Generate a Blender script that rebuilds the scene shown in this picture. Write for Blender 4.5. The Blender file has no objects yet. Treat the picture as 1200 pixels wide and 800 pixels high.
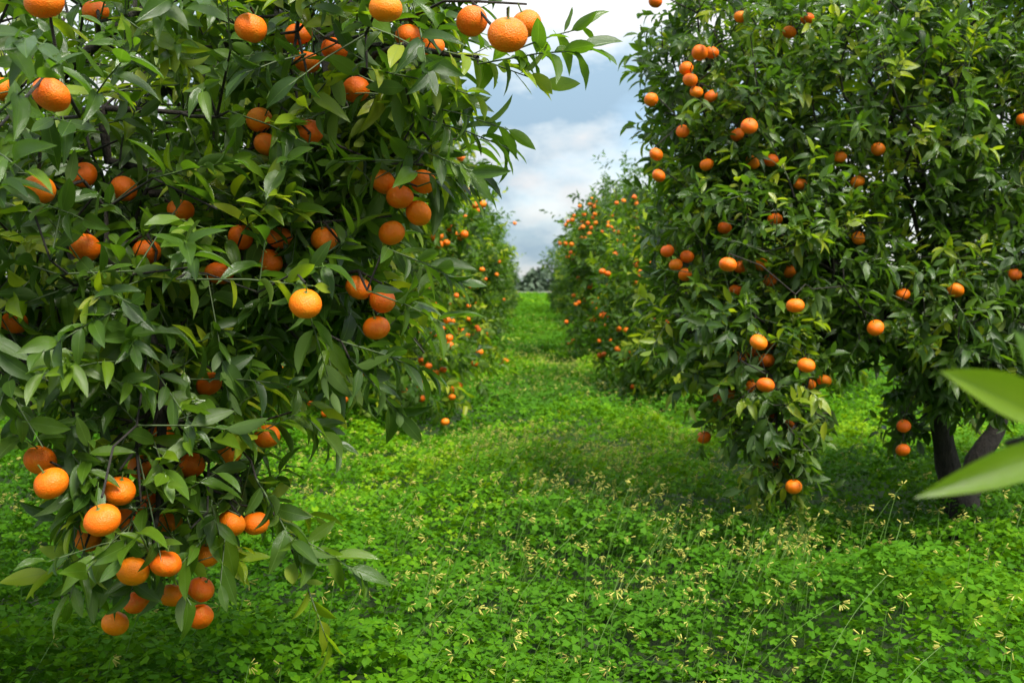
import bpy, math
import numpy as np
from mathutils import Matrix, Vector

scene = bpy.context.scene
col = scene.collection
R = math.radians
rng = np.random.default_rng(20240)

# ------------------------------------------------------------------ camera
CAM = np.array([0.0, 0.0, 1.2])
LENS, SENSOR = 40.0, 36.0
FPX = 1200 * LENS / SENSOR            # focal length in pixels of a 1200 px wide picture
YAW, PITCH = R(0.95), R(-2.9)         # turned a little to the left of the rows, looking slightly down
fwd = np.array([-math.sin(YAW) * math.cos(PITCH), math.cos(YAW) * math.cos(PITCH), math.sin(PITCH)])
rgt = np.cross(fwd, [0, 0, 1.0]); rgt /= np.linalg.norm(rgt)
upv = np.cross(rgt, fwd)
cd = bpy.data.cameras.new("camera")
cam = bpy.data.objects.new("camera", cd); col.objects.link(cam)
cd.lens, cd.sensor_width, cd.clip_end, cd.clip_start = LENS, SENSOR, 3000, 0.05
M = Matrix((( rgt[0], upv[0], -fwd[0], CAM[0]), (rgt[1], upv[1], -fwd[1], CAM[1]), (rgt[2], upv[2], -fwd[2], CAM[2]), (0, 0, 0, 1)))
cam.matrix_world = M
cd.dof.use_dof = True
cd.dof.focus_distance = 2.5
cd.dof.aperture_fstop = 7.1
scene.camera = cam

# ------------------------------------------------------------------ sky and sun
SUN_EL, SUN_AZ = 55.0, 138.0           # azimuth clockwise from +Y (the way the rows run)
world = bpy.data.worlds.new("World"); scene.world = world; world.use_nodes = True
wt = world.node_tree; wn = wt.nodes; wl = wt.links
for n in list(wn): wn.remove(n)
wout = wn.new("ShaderNodeOutputWorld"); bg = wn.new("ShaderNodeBackground")
bg.inputs[1].default_value = 0.1
sky = wn.new("ShaderNodeTexSky"); sky.sky_type = 'NISHITA'; sky.sun_disc = False
sky.sun_elevation = R(SUN_EL); sky.sun_rotation = R(SUN_AZ)
sky.air_density = 1.0; sky.dust_density = 1.2; sky.ozone_density = 1.5
tc = wn.new("ShaderNodeTexCoord"); sep = wn.new("ShaderNodeSeparateXYZ")
wl.new(tc.outputs["Generated"], sep.inputs[0])
def wmath(op, a, b=None):
    n = wn.new("ShaderNodeMath"); n.operation = op
    for i, v in enumerate((a, b)):
        if v is None: continue
        if isinstance(v, (int, float)): n.inputs[i].default_value = v
        else: wl.new(v, n.inputs[i])
    return n.outputs[0]
def cloud_noise(scale, detail, off, rough=0.55, sx=1.0):
    mp = wn.new("ShaderNodeMapping"); wl.new(tc.outputs["Generated"], mp.inputs[0])
    mp.inputs["Location"].default_value = off; mp.inputs["Scale"].default_value = (scale, scale, scale * 2.0)
    nz = wn.new("ShaderNodeTexNoise"); nz.inputs["Scale"].default_value = 1.0
    nz.inputs["Detail"].default_value = detail; nz.inputs["Roughness"].default_value = rough
    wl.new(mp.outputs[0], nz.inputs["Vector"]); return nz.outputs["Fac"]
def wramp(fac, stops):
    r = wn.new("ShaderNodeValToRGB"); wl.new(fac, r.inputs[0])
    e = r.color_ramp.elements
    while len(e) < len(stops): e.new(0.5)
    for i, (p, c) in enumerate(stops): e[i].position = p; e[i].color = (*c, 1)
    return r.outputs[0]
cover = wramp(cloud_noise(3.2, 6, (3.1, 0.55, 0.0)), [(0.38, (0.6,) * 3), (0.52, (1,) * 3)])
tone = wramp(cloud_noise(5.0, 7, (11.81, 4.90, 1.93), 0.55), [(0.41, (1.15, 1.65, 2.1)), (0.475, (2.0, 2.35, 2.6)), (0.535, (2.62, 2.64, 2.68))])
# an overcast sky brightens towards the zenith
zen = wmath('ADD', wmath('MULTIPLY', wmath('MAXIMUM', sep.outputs[2], 0.0), 2.2), 0.80)
tz = wn.new("ShaderNodeVectorMath"); tz.operation = 'SCALE'; wl.new(tone, tz.inputs[0]); wl.new(zen, tz.inputs["Scale"]); tone = tz.outputs[0]
mixs = wn.new("ShaderNodeMix"); mixs.data_type = 'RGBA'
wl.new(cover, mixs.inputs[0]); wl.new(sky.outputs[0], mixs.inputs[6]); wl.new(tone, mixs.inputs[7])
wl.new(mixs.outputs[2], bg.inputs[0]); wl.new(bg.outputs[0], wout.inputs[0])

sd = bpy.data.lights.new("sun", 'SUN'); sd.energy = 2.4; sd.angle = R(24); sd.color = (1.0, 0.95, 0.86)
sun = bpy.data.objects.new("sun", sd); col.objects.link(sun)
sv = Vector((math.sin(R(SUN_AZ)) * math.cos(R(SUN_EL)), math.cos(R(SUN_AZ)) * math.cos(R(SUN_EL)), math.sin(R(SUN_EL))))
sun.rotation_euler = sv.to_track_quat('Z', 'Y').to_euler()
scene.view_settings.view_transform = 'Standard'
scene.view_settings.look = 'None'
scene.view_settings.gamma = 1.0
scene.view_settings.exposure = 1.70
scene.cycles.use_denoising = True
scene.cycles.max_bounces = 8
scene.cycles.transmission_bounces = 6

# ------------------------------------------------------------------ helpers
def P(px, py, d):
    """World point at depth d (metres along the view) under pixel px, py of the 1200 x 800 photograph."""
    return CAM + fwd * d + rgt * ((px - 600) / FPX * d) + upv * (-(py - 400) / FPX * d)
def project(p):
    q = np.asarray(p) - CAM
    d = q @ fwd
    dd = np.where(np.abs(d) < 1e-4, 1e-4, d)
    return 600 + (q @ rgt) / dd * FPX, 400 - (q @ upv) / dd * FPX, d
def norm(v):
    return v / np.maximum(np.linalg.norm(v, axis=-1, keepdims=True), 1e-9)
def ease(a, b, x):
    t = np.clip((x - a) / (b - a), 0, 1); return t * t * (3 - 2 * t)

def mesh_from(name, V, T, mats=(), attrs=None, mat_index=None, smooth=True):
    me = bpy.data.meshes.new(name)
    V = np.ascontiguousarray(V, np.float32); T = np.ascontiguousarray(T, np.int32)
    nt, k = T.shape
    me.vertices.add(len(V)); me.vertices.foreach_set("co", V.ravel())
    me.loops.add(nt * k); me.loops.foreach_set("vertex_index", T.ravel())
    me.polygons.add(nt)
    me.polygons.foreach_set("loop_start", np.arange(0, nt * k, k, dtype=np.int32))
    try: me.polygons.foreach_set("loop_total", np.full(nt, k, np.int32))
    except Exception: pass
    if smooth: me.polygons.foreach_set("use_smooth", np.ones(nt, bool))
    for m in mats: me.materials.append(m)
    if mat_index is not None: me.polygons.foreach_set("material_index", np.ascontiguousarray(mat_index, np.int32))
    for an, (ty, arr) in (attrs or {}).items():
        at = me.attributes.new(an, ty, 'POINT')
        key = 'color' if ty == 'FLOAT_COLOR' else 'vector'
        at.data.foreach_set(key, np.ascontiguousarray(arr, np.float32).ravel())
    me.update(calc_edges=True)
    return me
def link(name, data, parent=None, **props):
    o = bpy.data.objects.new(name, data); col.objects.link(o)
    if parent is not None: o.parent = parent
    for k, v in props.items(): o[k] = v
    return o

def waves(seed, n, f0, f1):
    r = np.random.default_rng(seed)
    a = r.uniform(0, 2 * np.pi, n); f = np.exp(r.uniform(np.log(f0), np.log(f1), n)); ph = r.uniform(0, 2 * np.pi, n)
    kx, ky = np.cos(a) * f, np.sin(a) * f
    amp = 1 / np.sqrt(n / 2)
    def fn(x, y):
        s = np.zeros_like(np.asarray(x, float))
        for i in range(n): s += np.sin(x * kx[i] + y * ky[i] + ph[i])
        return s * amp
    return fn
mound = waves(3, 16, 2.2, 9.0)         # hummocks of the ground cover
patch = waves(8, 12, 0.5, 2.4)         # patches of paler and darker plants
fine = waves(12, 10, 5.0, 14.0)
def ground_z(x, y):
    return 0.02 * np.sin(x * 0.7 + 1.0) * np.cos(y * 0.31)
def cover_h(x, y):
    return 0.185 + 0.070 * mound(x, y) + 0.030 * fine(x, y)

# ------------------------------------------------------------------ materials
def new_mat(name):
    m = bpy.data.materials.new(name); m.use_nodes = True
    nt = m.node_tree
    for n in list(nt.nodes): nt.nodes.remove(n)
    out = nt.nodes.new("ShaderNodeOutputMaterial")
    return m, nt, nt.nodes, nt.links, out
def nmath(nt, op, a, b=None, c=None, clamp=False):
    n = nt.nodes.new("ShaderNodeMath"); n.operation = op; n.use_clamp = clamp
    for i, v in enumerate((a, b, c)):
        if v is None: continue
        if isinstance(v, (int, float)): n.inputs[i].default_value = v
        else: nt.links.new(v, n.inputs[i])
    return n.outputs[0]
def nmix(nt, fac, a, b, blend='MIX'):
    n = nt.nodes.new("ShaderNodeMix"); n.data_type = 'RGBA'; n.blend_type = blend
    for s, v in ((0, fac), (6, a), (7, b)):
        if isinstance(v, (int, float)): n.inputs[s].default_value = v
        elif isinstance(v, tuple): n.inputs[s].default_value = (*v, 1)
        else: nt.links.new(v, n.inputs[s])
    return n.outputs[2]
def nramp(nt, fac, stops):
    r = nt.nodes.new("ShaderNodeValToRGB"); nt.links.new(fac, r.inputs[0])
    e = r.color_ramp.elements
    while len(e) < len(stops): e.new(0.5)
    for i, (p, c) in enumerate(stops): e[i].position = p; e[i].color = (*c, 1)
    return r.outputs[0]
def noise(nt, scale, detail=4, vec=None, rough=0.5):
    n = nt.nodes.new("ShaderNodeTexNoise"); n.inputs["Scale"].default_value = scale
    n.inputs["Detail"].default_value = detail; n.inputs["Roughness"].default_value = rough
    if vec is not None: nt.links.new(vec, n.inputs["Vector"])
    return n.outputs["Fac"]
def leaf_material(name, single, detailed, ramp, rough=0.22, transl=0.38, ior=1.44):
    """Citrus leaf. Variation comes from the vertex attribute of a joined crown, or from the colour of a single leaf object."""
    m, nt, N, L, out = new_mat(name)
    if single:
        src = N.new("ShaderNodeObjectInfo").outputs["Color"]
    else:
        a = N.new("ShaderNodeAttribute"); a.attribute_name = "lv"; src = a.outputs["Color"]
    sp = N.new("ShaderNodeSeparateColor"); L.new(src, sp.inputs[0])
    base = nramp(nt, sp.outputs[0], ramp)
    base = nmix(nt, nmath(nt, 'MULTIPLY', sp.outputs[2], 0.5), base, (0.050, 0.075, 0.012))
    hgt = None
    if detailed:
        b = N.new("ShaderNodeAttribute"); b.attribute_name = "leafco"
        s2 = N.new("ShaderNodeSeparateXYZ"); L.new(b.outputs["Vector"], s2.inputs[0])
        u = nmath(nt, 'ABSOLUTE', s2.outputs[0])
        rib = nmath(nt, 'SUBTRACT', 1.0, nmath(nt, 'DIVIDE', u, 0.05), clamp=True)
        ph = nmath(nt, 'ADD', nmath(nt, 'MULTIPLY', s2.outputs[1], 62.0), nmath(nt, 'MULTIPLY', u, -52.0))
        vein = nmath(nt, 'POWER', nmath(nt, 'ADD', nmath(nt, 'MULTIPLY', nmath(nt, 'SINE', ph), 0.5), 0.5), 6.0)
        base = nmix(nt, nmath(nt, 'MULTIPLY', rib, 0.6), base, (0.13, 0.22, 0.045))
        base = nmix(nt, nmath(nt, 'MULTIPLY', vein, 0.14), base, (0.12, 0.20, 0.04))
        blot = noise(nt, 60.0, 3)
        base = nmix(nt, nmath(nt, 'MULTIPLY', nmath(nt, 'SUBTRACT', blot, 0.5, clamp=True), 0.9), base, (0.09, 0.13, 0.03))
        spots = nmath(nt, 'MULTIPLY', nmath(nt, 'SUBTRACT', noise(nt, 230.0, 2), 0.66, clamp=True), 6.0, clamp=True)
        base = nmix(nt, nmath(nt, 'MULTIPLY', spots, 0.6), base, (0.11, 0.085, 0.03))
        hgt = nmath(nt, 'SUBTRACT', nmath(nt, 'MULTIPLY', blot, 0.35), nmath(nt, 'ADD', rib, nmath(nt, 'MULTIPLY', vein, 0.55)))
    geo = N.new("ShaderNodeNewGeometry")
    under = nmix(nt, 0.5, base, (0.085, 0.140, 0.032))
    colr = nmix(nt, geo.outputs["Backfacing"], base, under)
    pb = N.new("ShaderNodeBsdfPrincipled"); L.new(colr, pb.inputs["Base Color"])
    rg = nmath(nt, 'ADD', nmath(nt, 'MULTIPLY', geo.outputs["Backfacing"], 0.28), nmath(nt, 'ADD', nmath(nt, 'MULTIPLY', sp.outputs[1], 0.16), rough - 0.06))
    L.new(rg, pb.inputs["Roughness"]); pb.inputs["IOR"].default_value = ior
    tr = N.new("ShaderNodeBsdfTranslucent")
    tcol = nmix(nt, 1.0, base, (2.1, 2.3, 0.75), 'MULTIPLY'); L.new(tcol, tr.inputs[0])
    if hgt is not None:
        bp = N.new("ShaderNodeBump"); bp.inputs["Strength"].default_value = 0.35; bp.inputs["Distance"].default_value = 0.002
        L.new(hgt, bp.inputs["Height"]); L.new(bp.outputs[0], pb.inputs["Normal"])
    mx = N.new("ShaderNodeMixShader"); mx.inputs[0].default_value = transl
    L.new(pb.outputs[0], mx.inputs[1]); L.new(tr.outputs[0], mx.inputs[2]); L.new(mx.outputs[0], out.inputs[0])
    return m
RAMP = [(0.0, (0.026, 0.062, 0.009)), (0.35, (0.052, 0.110, 0.008)), (0.68, (0.098, 0.170, 0.009)), (0.86, (0.165, 0.240, 0.010)), (1.0, (0.27, 0.30, 0.016))]
m_leaf_near = leaf_material("citrus_leaf_crown", False, True, RAMP)
m_leaf_one = leaf_material("citrus_leaf_single", True, True, RAMP)
m_leaf_far = leaf_material("citrus_leaf_far", False, False, RAMP, rough=0.42, ior=1.30)

def plain(name, colr, rough=0.6, transl=0.0, spec=0.5):
    m, nt, N, L, out = new_mat(name)
    pb = N.new("ShaderNodeBsdfPrincipled"); pb.inputs["Roughness"].default_value = rough
    pb.inputs["Specular IOR Level"].default_value = spec
    n = noise(nt, 40, 3)
    c = nmix(nt, n, tuple(x * 0.75 for x in colr), tuple(min(1, x * 1.2) for x in colr))
    L.new(c, pb.inputs["Base Color"])
    if transl:
        tr = N.new("ShaderNodeBsdfTranslucent"); L.new(c, tr.inputs[0])
        mx = N.new("ShaderNodeMixShader"); mx.inputs[0].default_value = transl
        L.new(pb.outputs[0], mx.inputs[1]); L.new(tr.outputs[0], mx.inputs[2]); L.new(mx.outputs[0], out.inputs[0])
    else: L.new(pb.outputs[0], out.inputs[0])
    return m
m_calyx = plain("orange_calyx", (0.10, 0.16, 0.03))
m_petal = plain("wood_sorrel_petal", (0.62, 0.58, 0.12), 0.55, 0.35)
m_stalk = plain("wood_sorrel_stalk", (0.13, 0.25, 0.04), 0.5, 0.3)
m_twig = plain("green_twig", (0.055, 0.085, 0.025), 0.6)

m_bark, nt, N, L, out = new_mat("citrus_bark")
pb = N.new("ShaderNodeBsdfPrincipled"); pb.inputs["Roughness"].default_value = 0.9
tcn = N.new("ShaderNodeTexCoord"); mp = N.new("ShaderNodeMapping"); mp.inputs["Scale"].default_value = (1, 1, 0.35)
L.new(tcn.outputs["Object"], mp.inputs[0])
n1 = noise(nt, 38, 6, mp.outputs[0], 0.65); n2 = noise(nt, 7, 3, mp.outputs[0])
c = nramp(nt, n1, [(0.25, (0.008, 0.006, 0.004)), (0.55, (0.025, 0.019, 0.014)), (0.8, (0.055, 0.044, 0.033))])
c = nmix(nt, nmath(nt, 'MULTIPLY', nmath(nt, 'SUBTRACT', n2, 0.52, clamp=True), 3.0, clamp=True), c, (0.05, 0.052, 0.03))
L.new(c, pb.inputs["Base Color"])
bp = N.new("ShaderNodeBump"); bp.inputs["Strength"].default_value = 1.0; bp.inputs["Distance"].default_value = 0.03
L.new(n1, bp.inputs["Height"]); L.new(bp.outputs[0], pb.inputs["Normal"]); L.new(pb.outputs[0], out.inputs[0])

m_orange, nt, N, L, out = new_mat("orange_peel")
oi = N.new("ShaderNodeObjectInfo"); tcn = N.new("ShaderNodeTexCoord")
pb = N.new("ShaderNodeBsdfPrincipled")
c = nramp(nt, oi.outputs["Random"], [(0.0, (0.70, 0.110, 0.002)), (0.55, (0.80, 0.150, 0.002)), (1.0, (0.83, 0.205, 0.003))])
va = N.new("ShaderNodeVectorMath"); va.operation = 'ADD'
L.new(tcn.outputs["Object"], va.inputs[0]); cb = N.new("ShaderNodeCombineXYZ")
L.new(nmath(nt, 'MULTIPLY', oi.outputs["Random"], 37.0), cb.inputs[0]); L.new(cb.outputs[0], va.inputs[1])
bl = noise(nt, 1.4, 5, va.outputs[0], 0.6)
c = nmix(nt, nmath(nt, 'MULTIPLY', nmath(nt, 'SUBTRACT', bl, 0.5, clamp=True), 1.6), c, (0.60, 0.30, 0.02))
sc_ = noise(nt, 5.5, 4, va.outputs[0], 0.7)
c = nmix(nt, nmath(nt, 'MULTIPLY', nmath(nt, 'SUBTRACT', sc_, 0.68, clamp=True), 5.0, clamp=True), c, (0.33, 0.13, 0.03))
L.new(c, pb.inputs["Base Color"]); pb.inputs["Roughness"].default_value = 0.42; pb.inputs["Specular IOR Level"].default_value = 0.3
pb.inputs["Subsurface Weight"].default_value = 0.12; pb.inputs["Subsurface Radius"].default_value = (0.01, 0.004, 0.001)
vo = N.new("ShaderNodeTexVoronoi"); vo.inputs["Scale"].default_value = 13.0; L.new(va.outputs[0], vo.inputs["Vector"])
hh = nmath(nt, 'ADD', nmath(nt, 'MULTIPLY', vo.outputs["Distance"], 0.7), nmath(nt, 'MULTIPLY', bl, 1.6))
bp = N.new("ShaderNodeBump"); bp.inputs["Strength"].default_value = 0.42; bp.inputs["Distance"].default_value = 0.0035
L.new(hh, bp.inputs["Height"]); L.new(bp.outputs[0], pb.inputs["Normal"]); L.new(pb.outputs[0], out.inputs[0])

m_clover, nt, N, L, out = new_mat("wood_sorrel_leaf")
a = N.new("ShaderNodeAttribute"); a.attribute_name = "lv"
sp = N.new("ShaderNodeSeparateColor"); L.new(a.outputs["Color"], sp.inputs[0])
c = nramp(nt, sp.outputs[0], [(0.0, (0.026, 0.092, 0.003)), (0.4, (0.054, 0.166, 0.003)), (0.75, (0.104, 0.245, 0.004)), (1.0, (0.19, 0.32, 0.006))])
c = nmix(nt, sp.outputs[1], c, (0.056, 0.162, 0.010))
pb = N.new("ShaderNodeBsdfPrincipled"); L.new(c, pb.inputs["Base Color"]); pb.inputs["Roughness"].default_value = 0.55
pb.inputs["Specular IOR Level"].default_value = 0.06
tr = N.new("ShaderNodeBsdfTranslucent"); L.new(nmix(nt, 1.0, c, (1.7, 1.5, 0.7), 'MULTIPLY'), tr.inputs[0])
mx = N.new("ShaderNodeMixShader"); mx.inputs[0].default_value = 0.33
L.new(pb.outputs[0], mx.inputs[1]); L.new(tr.outputs[0], mx.inputs[2]); L.new(mx.outputs[0], out.inputs[0])

m_ground, nt, N, L, out = new_mat("orchard_soil")
tcn = N.new("ShaderNodeTexCoord")
pb = N.new("ShaderNodeBsdfPrincipled"); pb.inputs["Roughness"].default_value = 0.95
n1 = noise(nt, 9, 6, tcn.outputs["Object"]); n2 = noise(nt, 0.6, 4, tcn.outputs["Object"])
c = nramp(nt, n1, [(0.3, (0.014, 0.030, 0.006)), (0.55, (0.028, 0.060, 0.009)), (0.75, (0.050, 0.060, 0.022))])
c = nmix(nt, nmath(nt, 'MULTIPLY', nmath(nt, 'SUBTRACT', n2, 0.56, clamp=True), 3.5, clamp=True), c, (0.15, 0.12, 0.085))
L.new(c, pb.inputs["Base Color"])
bp = N.new("ShaderNodeBump"); bp.inputs["Strength"].default_value = 0.7; bp.inputs["Distance"].default_value = 0.05
L.new(n1, bp.inputs["Height"]); L.new(bp.outputs[0], pb.inputs["Normal"]); L.new(pb.outputs[0], out.inputs[0])
m_track = plain("pale_dirt", (0.17, 0.155, 0.125), 0.95)
m_fartree = plain("far_foliage", (0.040, 0.070, 0.030), 0.7)

# ------------------------------------------------------------------ the ground
g = 60
xs = np.concatenate([[-2000, -400, -100, -40], np.linspace(-14, 14, g), [40, 100, 400, 2000]])
ys = np.concatenate([[-2000, -300, -40], np.linspace(-8, 70, 100), [90, 140, 300, 900, 2500]])
X, Y = np.meshgrid(xs, ys)
Z = np.where((np.abs(X) < 15) & (Y > -9) & (Y < 71), ground_z(X, Y), 0.0)
nx_, ny_ = len(xs), len(ys)
idx = np.arange(nx_ * ny_).reshape(ny_, nx_)
Q = np.stack([idx[:-1, :-1], idx[:-1, 1:], idx[1:, 1:], idx[1:, :-1]], -1).reshape(-1, 4)
link("ground", mesh_from("ground", np.stack([X, Y, Z], -1).reshape(-1, 3), Q, [m_ground]), kind="structure",
     label="green orchard floor running between the two rows of trees", category="ground")
# a pale track crossing where the rows end
tw = np.array([[-60, 124, .02], [60, 122, .02], [60, 128, .03], [-60, 130, .03], [-60, 124, .25], [60, 122, .23], [60, 128, .32], [-60, 130, .33]])
link("track", mesh_from("track", tw, np.array([[4, 5, 6, 7], [0, 1, 5, 4], [1, 2, 6, 5], [2, 3, 7, 6], [3, 0, 4, 7]]), [m_track], smooth=False),
     kind="structure", label="pale dirt track crossing the far end of the rows", category="track")

# ------------------------------------------------------------------ leaf templates
def leaf_template(rows, fold, curve, twist, wave, width=0.40, petiole=True):
    """Unit citrus leaf along +Y: a pointed blade folded on its midrib, with a short petiole."""
    t = np.linspace(0, 1, rows)
    w = width / 2 * np.sin(np.pi * np.clip(t, 0, 1) ** 0.86) ** 0.82
    V, C = [], []
    def put(x, tt):
        th = twist * tt
        z = abs(x) * fold - curve * tt * tt + wave * math.sin(tt * 9 + (1.3 if x > 0 else 0)) * abs(x)
        xx = x * math.cos(th); zz = z + x * math.sin(th)
        V.append((xx, tt, zz)); C.append((x / (width / 2), tt, 0)); return len(V) - 1
    mid, lef, rig = [], [], []
    for i, tt in enumerate(t):
        mid.append(put(0, tt))
        if 0 < i < rows - 1: lef.append(put(-w[i], tt)); rig.append(put(w[i], tt))
        else: lef.append(None); rig.append(None)
    T = []
    for i in range(rows - 1):
        for side, flip in ((lef, False), (rig, True)):
            a, b, c_, d = mid[i], mid[i + 1], side[i], side[i + 1]
            tris = []
            if c_ is None: tris = [(a, b, d)]
            elif d is None: tris = [(a, b, c_)]
            else: tris = [(a, b, d), (a, d, c_)]
            for q in tris: T.append(q if not flip else (q[0], q[2], q[1]))
    if petiole:
        p0 = len(V)
        V += [(-0.012, -0.14, 0.02), (0.012, -0.14, 0.02), (0.012, 0.02, 0.0), (-0.012, 0.02, 0.0)]
        C += [(0.0, 0.0, 0)] * 4
        T += [(p0, p0 + 1, p0 + 2), (p0, p0 + 2, p0 + 3)]
    return np.array(V), np.array(T)[:, [0, 2, 1]] if False else np.array(T), np.array(C)
def up_facing(tpl):
    V, T, C = tpl
    n = np.cross(V[T[:, 1]] - V[T[:, 0]], V[T[:, 2]] - V[T[:, 0]])
    bad = n[:, 2] < 0
    T = T.copy(); T[bad] = T[bad][:, [0, 2, 1]]
    return V, T, C
VAR = [(0.35, 0.10, 0.1, 0.05), (0.55, 0.22, -0.35, 0.10), (0.25, 0.30, 0.3, 0.16), (0.75, 0.16, 0.15, 0.05), (0.15, 0.05, -0.2, 0.12), (0.45, 0.42, 0.5, 0.18), (0.95, 0.34, -0.25, 0.12), (0.65, 0.60, 0.3, 0.2)]
TPL_NEAR = [up_facing(leaf_template(8, *v, width=0.335 + 0.03 * (i % 3))) for i, v in enumerate(VAR)]
TPL_MID = [up_facing(leaf_template(5, *v, width=0.37 + 0.03 * (i % 3))) for i, v in enumerate(VAR)]
TPL_FAR = [up_facing(leaf_template(4, *v, width=0.42, petiole=False)) for v in VAR[:4]]

def leaf_frames(d, n):
    y = norm(d); z = norm(n - y * np.sum(n * y, -1, keepdims=True)); x = np.cross(y, z)
    return np.stack([x, y, z], -1)            # columns

def shoots_to_leaves(B, D, Ln, K, size, r, droop=0.35, flat=0.6):
    """Leaves in a spiral along every shoot. Returns pos, frame, length, shoot index."""
    n = len(B)
    helper = np.where(np.abs(D[:, 2:3]) > 0.9, np.array([[1.0, 0, 0]]), np.array([[0, 0, 1.0]]))
    U = norm(np.cross(D, helper)); W = np.cross(D, U)
    pos, dirs, nrm, ln, sid = [], [], [], [], []
    kk = np.clip(np.round(K * r.uniform(0.65, 1.25, n)), 4, None)
    ph = r.uniform(0, 6.28, n)
    for i in range(int(kk.max())):
        m = i < kk
        idx = np.nonzero(m)[0]
        t = ((i + 0.7) / kk[idx])[:, None]
        p = B[idx] + D[idx] * (Ln[idx][:, None] * t); p[:, 2] -= droop * 0.35 * Ln[idx] * t[:, 0] ** 2
        az = (ph[idx] + i * 2.4 + r.normal(0, 0.35, len(idx)))[:, None]
        rad = U[idx] * np.cos(az) + W[idx] * np.sin(az)
        a = (R(72) - R(44) * t) * r.uniform(0.75, 1.2, (len(idx), 1))
        d = D[idx] * np.cos(a) + rad * np.sin(a)
        d[:, 2] -= droop * r.uniform(0.1, 1.7, len(idx))
        d = norm(d + r.normal(0, 0.12, d.shape))
        nn = np.array([[0, 0, flat]]) + D[idx] * 0.55 - rad * 0.25 + r.normal(0, 0.33, d.shape)
        pos.append(p); dirs.append(d); nrm.append(nn)
        ln.append(size * r.uniform(0.62, 1.22, len(idx)) * (1.08 - 0.42 * (t[:, 0] > 0.86) * r.uniform(0, 1, len(idx))))
        sid.append(idx)
    pos = np.concatenate(pos); F = leaf_frames(np.concatenate(dirs), np.concatenate(nrm))
    return pos, F, np.concatenate(ln), np.concatenate(sid)

def bake_leaves(tpls, tid, pos, F, ln, lv, coords):
    Vs, Ts, Cs, As = [], [], [], []; off = 0
    for k, (V, T, C) in enumerate(tpls):
        s = np.nonzero(tid == k)[0]
        if not len(s): continue
        w = np.einsum('nij,vj->nvi', F[s] * ln[s][:, None, None], V) + pos[s][:, None, :]
        nv = len(V)
        Vs.append(w.reshape(-1, 3)); Ts.append((T[None] + (np.arange(len(s)) * nv)[:, None, None] + off).reshape(-1, 3))
        As.append(np.repeat(lv[s], nv, 0)); Cs.append(np.tile(C, (len(s), 1))); off += len(s) * nv
    at = {"lv": ('FLOAT_COLOR', np.concatenate(As))}
    if coords: at["leafco"] = ('FLOAT_VECTOR', np.concatenate(Cs))
    return np.concatenate(Vs), np.concatenate(Ts), at

# ------------------------------------------------------------------ branches
def tubes(A, B, ra, rb, sides):
    """Tapered prisms between the points A and B."""
    d = norm(B - A)
    helper = np.where(np.abs(d[:, 2:3]) > 0.9, np.array([[1.0, 0, 0]]), np.array([[0, 0, 1.0]]))
    U = norm(np.cross(d, helper)); W = np.cross(d, U)
    th = np.arange(sides) / sides * 2 * np.pi
    ring = U[:, None] * np.cos(th)[None, :, None] + W[:, None] * np.sin(th)[None, :, None]
    Va = A[:, None] + ring * ra[:, None, None]; Vb = B[:, None] + ring * rb[:, None, None]
    V = np.concatenate([Va, Vb], 1).reshape(-1, 3)
    q = []
    for i in range(sides):
        j = (i + 1) % sides
        q.append((i, i + sides, j + sides, j))
    Q = (np.array(q)[None] + (np.arange(len(A)) * 2 * sides)[:, None, None]).reshape(-1, 4)
    return V, Q
def sweep(pts, rad, sides=10, r=None, rough=0.0):
    pts = np.asarray(pts, float); rad = np.asarray(rad, float)
    tg = norm(np.gradient(pts, axis=0))
    ref = np.array([1.0, 0.2, 0.1]); th = np.arange(sides) / sides * 2 * np.pi
    V = []
    for p, t, q in zip(pts, tg, rad):
        U = norm(np.cross(t, ref)); W = np.cross(t, U)
        k = 1 + (r.normal(0, rough, sides) if r is not None else 0)
        V.append(p + (U * np.cos(th)[:, None] + W * np.sin(th)[:, None]) * (q * k)[:, None] if r is not None else p + (U * np.cos(th)[:, None] + W * np.sin(th)[:, None]) * q)
    V = np.concatenate(V); n = len(pts); Q = []
    for a in range(n - 1):
        for i in range(sides):
            j = (i + 1) % sides
            Q.append((a * sides + i, a * sides + j, (a + 1) * sides + j, (a + 1) * sides + i))
    c = len(V); V = np.concatenate([V, pts[-1:]])
    for i in range(sides): Q.append(((n - 1) * sides + i, (n - 1) * sides + (i + 1) % sides, c, c))
    Q = [q if q[2] != q[3] else (q[0], q[1], q[2], q[2]) for q in Q[:-sides]]
    return V[:-1], np.array(Q)
def polyline(ctrl, step=0.07, jitter=0.0, r=None):
    ctrl = np.asarray(ctrl, float)
    # Catmull-Rom through the control points
    P0 = np.concatenate([[2 * ctrl[0] - ctrl[1]], ctrl, [2 * ctrl[-1] - ctrl[-2]]])
    outp = []
    for i in range(1, len(P0) - 2):
        a, b, c_, d = P0[i - 1:i + 3]
        n = max(2, int(np.linalg.norm(c_ - b) / step))
        for t in np.arange(n) / n:
            outp.append(0.5 * ((2 * b) + (-a + c_) * t + (2 * a - 5 * b + 4 * c_ - d) * t * t + (-a + 3 * b - 3 * c_ + d) * t ** 3))
    outp.append(ctrl[-1]); outp = np.array(outp)
    if r is not None and jitter: outp[1:-1] += r.normal(0, jitter, outp[1:-1].shape)
    return outp

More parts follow.
